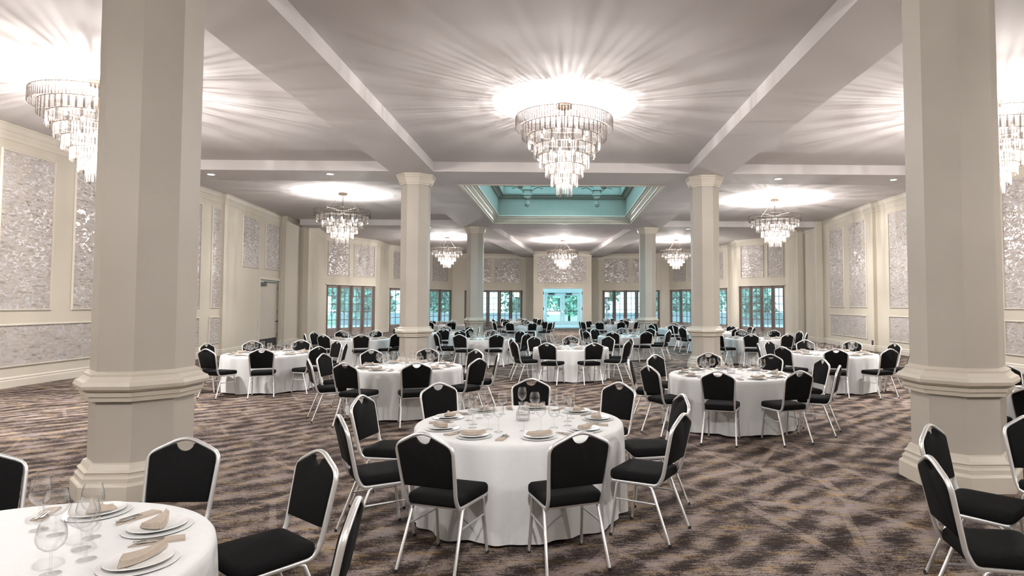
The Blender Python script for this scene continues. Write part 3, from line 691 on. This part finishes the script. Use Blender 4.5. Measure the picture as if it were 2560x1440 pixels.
def cloth_mesh():
    n = 216; prof = [(0, .7525, 0), (.4, .7525, 0), (.7, .7525, 0), (.85, .7525, 0), (.888, .7515, 0), (.904, .747, 0), (.914, .735, 0), (.918, .70, .14), (.920, .60, .38), (.922, .45, .62), (.926, .3, .82), (.930, .15, .95), (.934, .02, 1)]
    rnd = random.Random(4); ph = [rnd.uniform(0, 6.28) for _ in range(6)]
    def rip(a): return .017 * sin(19 * a + ph[0] + 1.2 * sin(3 * a + ph[1])) + .016 * sin(12 * a + ph[2] + 1.1 * sin(2 * a)) + .007 * sin(31 * a + ph[3] + sin(4 * a))
    vs = [(0, 0, .7525)]; fs = []
    for r, z, k in prof[1:]:
        for i in range(n):
            a = 2 * pi * i / n; q = r + k * rip(a) if r > .8 else r; zz_ = z + (.016 * sin(9 * a + ph[4]) * .5 + .006 if z < .05 else 0)
            vs.append((q * cos(a), q * sin(a), zz_))
    for i in range(n): fs.append((0, 1 + i, 1 + (i + 1) % n))
    for j in range(len(prof) - 2):
        for i in range(n): k = (i + 1) % n; fs.append((1 + j * n + i, 1 + (j + 1) * n + i, 1 + (j + 1) * n + k, 1 + j * n + k))
    return MB().add(vs, fs).mesh('tablecloth', 'cloth', True, 80)
CLOTH = cloth_mesh()
TOP = MB().lathe([(0, .715), (.87, .715), (.88, .722), (.88, .742), (.87, .75), (0, .75)], 48).mesh('table_top', 'wood_table')
PED = MB().lathe([(.42, 0), (.42, .02), (.06, .05), (.05, .1), (.05, .66), (.2, .70), (.2, .715)], 20).mesh('pedestal', 'table_pedestal', True)
def lathe_me(name, prof, mat, n=28, ang=50): return MB().lathe(prof, n, cap=False).mesh(name, mat, True, ang)
TALL = lathe_me('wine_glass', [(.036, .001), (.0355, .003), (.02, .006), (.006, .010), (.0042, .02), (.004, .10), (.006, .115), (.018, .122), (.032, .136), (.041, .156), (.0435, .178), (.041, .205), (.034, .240), (.033, .240)], 'glassware', 26)
BALL = lathe_me('red_wine_glass', [(.035, .001), (.0345, .003), (.02, .006), (.006, .010), (.0042, .018), (.004, .075), (.006, .088), (.022, .094), (.040, .110), (.049, .130), (.0505, .148), (.047, .172), (.038, .200), (.037, .200)], 'glassware', 26)
JUG = lathe_me('carafe_body', [(0, .002), (.05, .002), (.058, .01), (.063, .04), (.060, .075), (.046, .105), (.036, .125), (.036, .145), (.043, .165), (.041, .165), (.034, .145), (.034, .125), (.044, .104)], 'glassware', 28)
WATER = lathe_me('water', [(0, .010), (.054, .012), (.058, .03), (.0585, .05), (0, .05)], 'glassware', 24)
CHARGER = lathe_me('charger_plate', [(0, .0), (.10, .0), (.125, .003), (.139, .006), (.141, .008), (.139, .0095), (.125, .0085), (.12, .008), (0, .008)], 'porcelain', 40, 35)
PLATE = lathe_me('dinner_plate', [(0, .0), (.07, .0), (.075, .003), (.09, .008), (.118, .0135), (.120, .0155), (.118, .0175), (.09, .0125), (.075, .008), (0, .0075)], 'porcelain', 36, 35)
def napkin_mesh():
    mb = MB(); n = 10
    for k, (sc, dz, off) in enumerate(((1, 0, 0), (.93, .007, .012), (.86, .014, .02))):
        top = []; bot = []
        for i in range(n + 1):
            u = i / n; x = (-.105 + .21 * u) * sc; w = .10 * (1 - abs(u - .38) / (.38 if u < .38 else .62)) * sc + .004
            zc = .010 + dz + .022 * (u - .4) ** 2 * 2.2; y0 = -.035 + off * .4 + .03 * (u - .5) ** 2
            top.append(((x, y0, zc), (x, y0 + w * .55, zc + .010), (x, y0 + w, zc + .002)))
        vs = [p for t in top for p in t] + [(p[0], p[1], p[2] - .006) for t in top for p in t]; m = 3 * (n + 1); fs = []
        for i in range(n):
            for j in (0, 1):
                a = i * 3 + j; fs.append((a, a + 3, a + 4, a + 1)); fs.append((m + a, m + a + 1, m + a + 4, m + a + 3))
            a = i * 3; fs.append((a, m + a, m + a + 3, a + 3)); a += 2; fs.append((a, a + 3, m + a + 3, m + a))
        fs += [(0, 1, m + 1, m), (1, 2, m + 2, m + 1)]; e = 3 * n; fs += [(e + 1, e, m + e, m + e + 1), (e + 2, e + 1, m + e + 1, m + e + 2)]
        mb.add(vs, fs)
    return mb.mesh('napkin', 'napkin', True, 45)
NAPK = napkin_mesh()
POUCH = MB().prism([(-.036, -.12), (.034, -.11), (.038, .09), (-.03, .13)], 0, .006).prism([(-.034, -.118), (.036, -.108), (.038, -.01), (.0, .03), (-.035, .0)], .006, .012).mesh('cutlery_pouch', 'napkin')
CUT = MB()
for x, L_ in ((-.016, .055), (.002, .075), (.018, .045)):
    CUT.box(x - .004, x + .004, -.02, L_, .0125, .0155); CUT.box(x - .007, x + .007, L_, L_ + .04, .0125, .015)
CUT = CUT.mesh('cutlery', 'chrome')

# ------------------------------------------------------------------ tables
def visible(x, y, z, m=60):
    q = cam.matrix_world.inverted() @ Vector((x, y, z))
    if q.z > -.3: return False
    px = 1461.9 + 1550 * q.x / -q.z; py = 692.3 - 1550 * q.y / -q.z
    return -m < px < 2560 + m and -m < py < 1440 + m
bpy.context.view_layer.update()
TABLES = [(-2.40, 2.54, 'left foreground table'), (-.37, 5.60, 'centre foreground table'), (2.53, 9.27, 'second table, before right middle column'),
          (-2.60, 10.56, 'table before left middle column'), (.22, 15.12, 'middle table straight below the skylight'), (-6.20, 13.48, 'table nearest the left wall door'),
          (-6.08, 18.95, 'table before the left corner window'), (5.74, 13.05, 'table nearest the right wall outlet'), (5.92, 18.9, 'table before the right corner window'),
          (-2.33, 18.95, 'table just right of left middle column'), (-4.54, 22.8, 'table behind left middle column'), (-5.8, 31.5, 'far table left of left far column'),
          (-1.86, 30.2, 'far table left of the end doorway'), (-2.6, 36.6, 'farthest table left of the end doorway'), (2.10, 20.5, 'table left of right middle column'),
          (2.35, 31.2, 'far table right of the end doorway'), (4.0, 36.5, 'farthest table right of the end doorway'), (5.1, 26.8, 'far table beside right far column'),
          (5.72, 23.3, 'table behind right middle column'), (6.15, 6.95, 'table behind the right foreground column'), (3.55, 3.13, 'table beyond the lower right corner')]
ANG = [(-21, 'near left'), (19, 'near right'), (59, 'front right'), (99, 'right'), (139, 'far right'), (179, 'far'), (-141, 'far left'), (-101, 'left'), (-61, 'front left')]
first_chair = [True]
for ti, (tx, ty, tn) in enumerate(TABLES):
    rnd = random.Random(50 + ti)
    t = empty('round_table', (tx, ty, 0)); tag(t, 'round table under the cloth, the ' + tn, 'table', 'round banquet tables')
    ob('table_top', TOP, t); ob('pedestal', PED, t)
    cl = ob('tablecloth', CLOTH, None, (tx, ty, 0), rnd.uniform(0, 6.28)); tag(cl, 'white floor-length cloth on the ' + tn, 'tablecloth', 'white round tablecloths')
    jx, jy = tx + .02, ty + .05
    if visible(jx, jy, .85, 10):
        j = empty('water_carafe', (jx, jy, .7525)); tag(j, 'small clear glass carafe amid glasses on ' + tn, 'carafe', 'glass carafes'); ob('carafe_body', JUG, j); ob('water', WATER, j)
    for ad, pos in ANG:
        a = radians(ad); cx, cy = tx + 1.2 * sin(a), ty - 1.2 * cos(a)
        if visible(tx + 1.45 * sin(a), ty - 1.45 * cos(a), .8, 110) or visible(tx + 1.1 * sin(a), ty - 1.1 * cos(a), .45, 60):
            c = CHAIR if first_chair[0] else copy_tree(CHAIR); first_chair[0] = False
            c.location = (cx, cy, 0); c.rotation_euler = (0, 0, a + radians(rnd.uniform(-1.5, 1.5)))
            tag(c, 'black banquet chair, %s seat at %s' % (pos, tn), 'chair', 'black banquet chairs')
        b = radians(ad - 5 + rnd.uniform(-2, 2)); px, py = tx + .70 * sin(b), ty - .70 * cos(b)
        if not visible(px, py, .78, 40): continue
        Z = .7525
        o = ob('charger_plate', CHARGER, None, (px, py, Z), b); tag(o, 'white charger plate, %s setting of %s' % (pos, tn), 'plate', 'white charger plates')
        o = ob('dinner_plate', PLATE, None, (px, py, Z + .0082), b); tag(o, 'smaller upper plate, %s setting of %s' % (pos, tn), 'plate', 'white dinner plates')
        o = ob('napkin', NAPK, None, (px, py, Z + .0158), b + rnd.uniform(-.5, .5)); tag(o, 'folded napkin on plate, %s setting of %s' % (pos, tn), 'napkin', 'folded beige napkins')
        q = b + radians(20); o = ob('cutlery_pouch', POUCH, None, (tx + .70 * sin(q), ty - .70 * cos(q), Z), q + rnd.uniform(-.14, .1)); o.scale = (.85, .85, 1); tag(o, 'beige cutlery napkin, %s setting of %s' % (pos, tn), 'napkin', 'beige cutlery napkins')
        if ty < 20: ob('cutlery', CUT, o)
        q = b + radians(9); o = ob('wine_glass', TALL, None, (tx + .47 * sin(q), ty - .47 * cos(q), Z)); tag(o, 'tall wine glass, %s setting of %s' % (pos, tn), 'glass', 'tall wine glasses')
        q = b + radians(-8); o = ob('red_wine_glass', BALL, None, (tx + .42 * sin(q), ty - .42 * cos(q), Z)); tag(o, 'rounder wine glass, %s setting of %s' % (pos, tn), 'glass', 'round wine glasses')
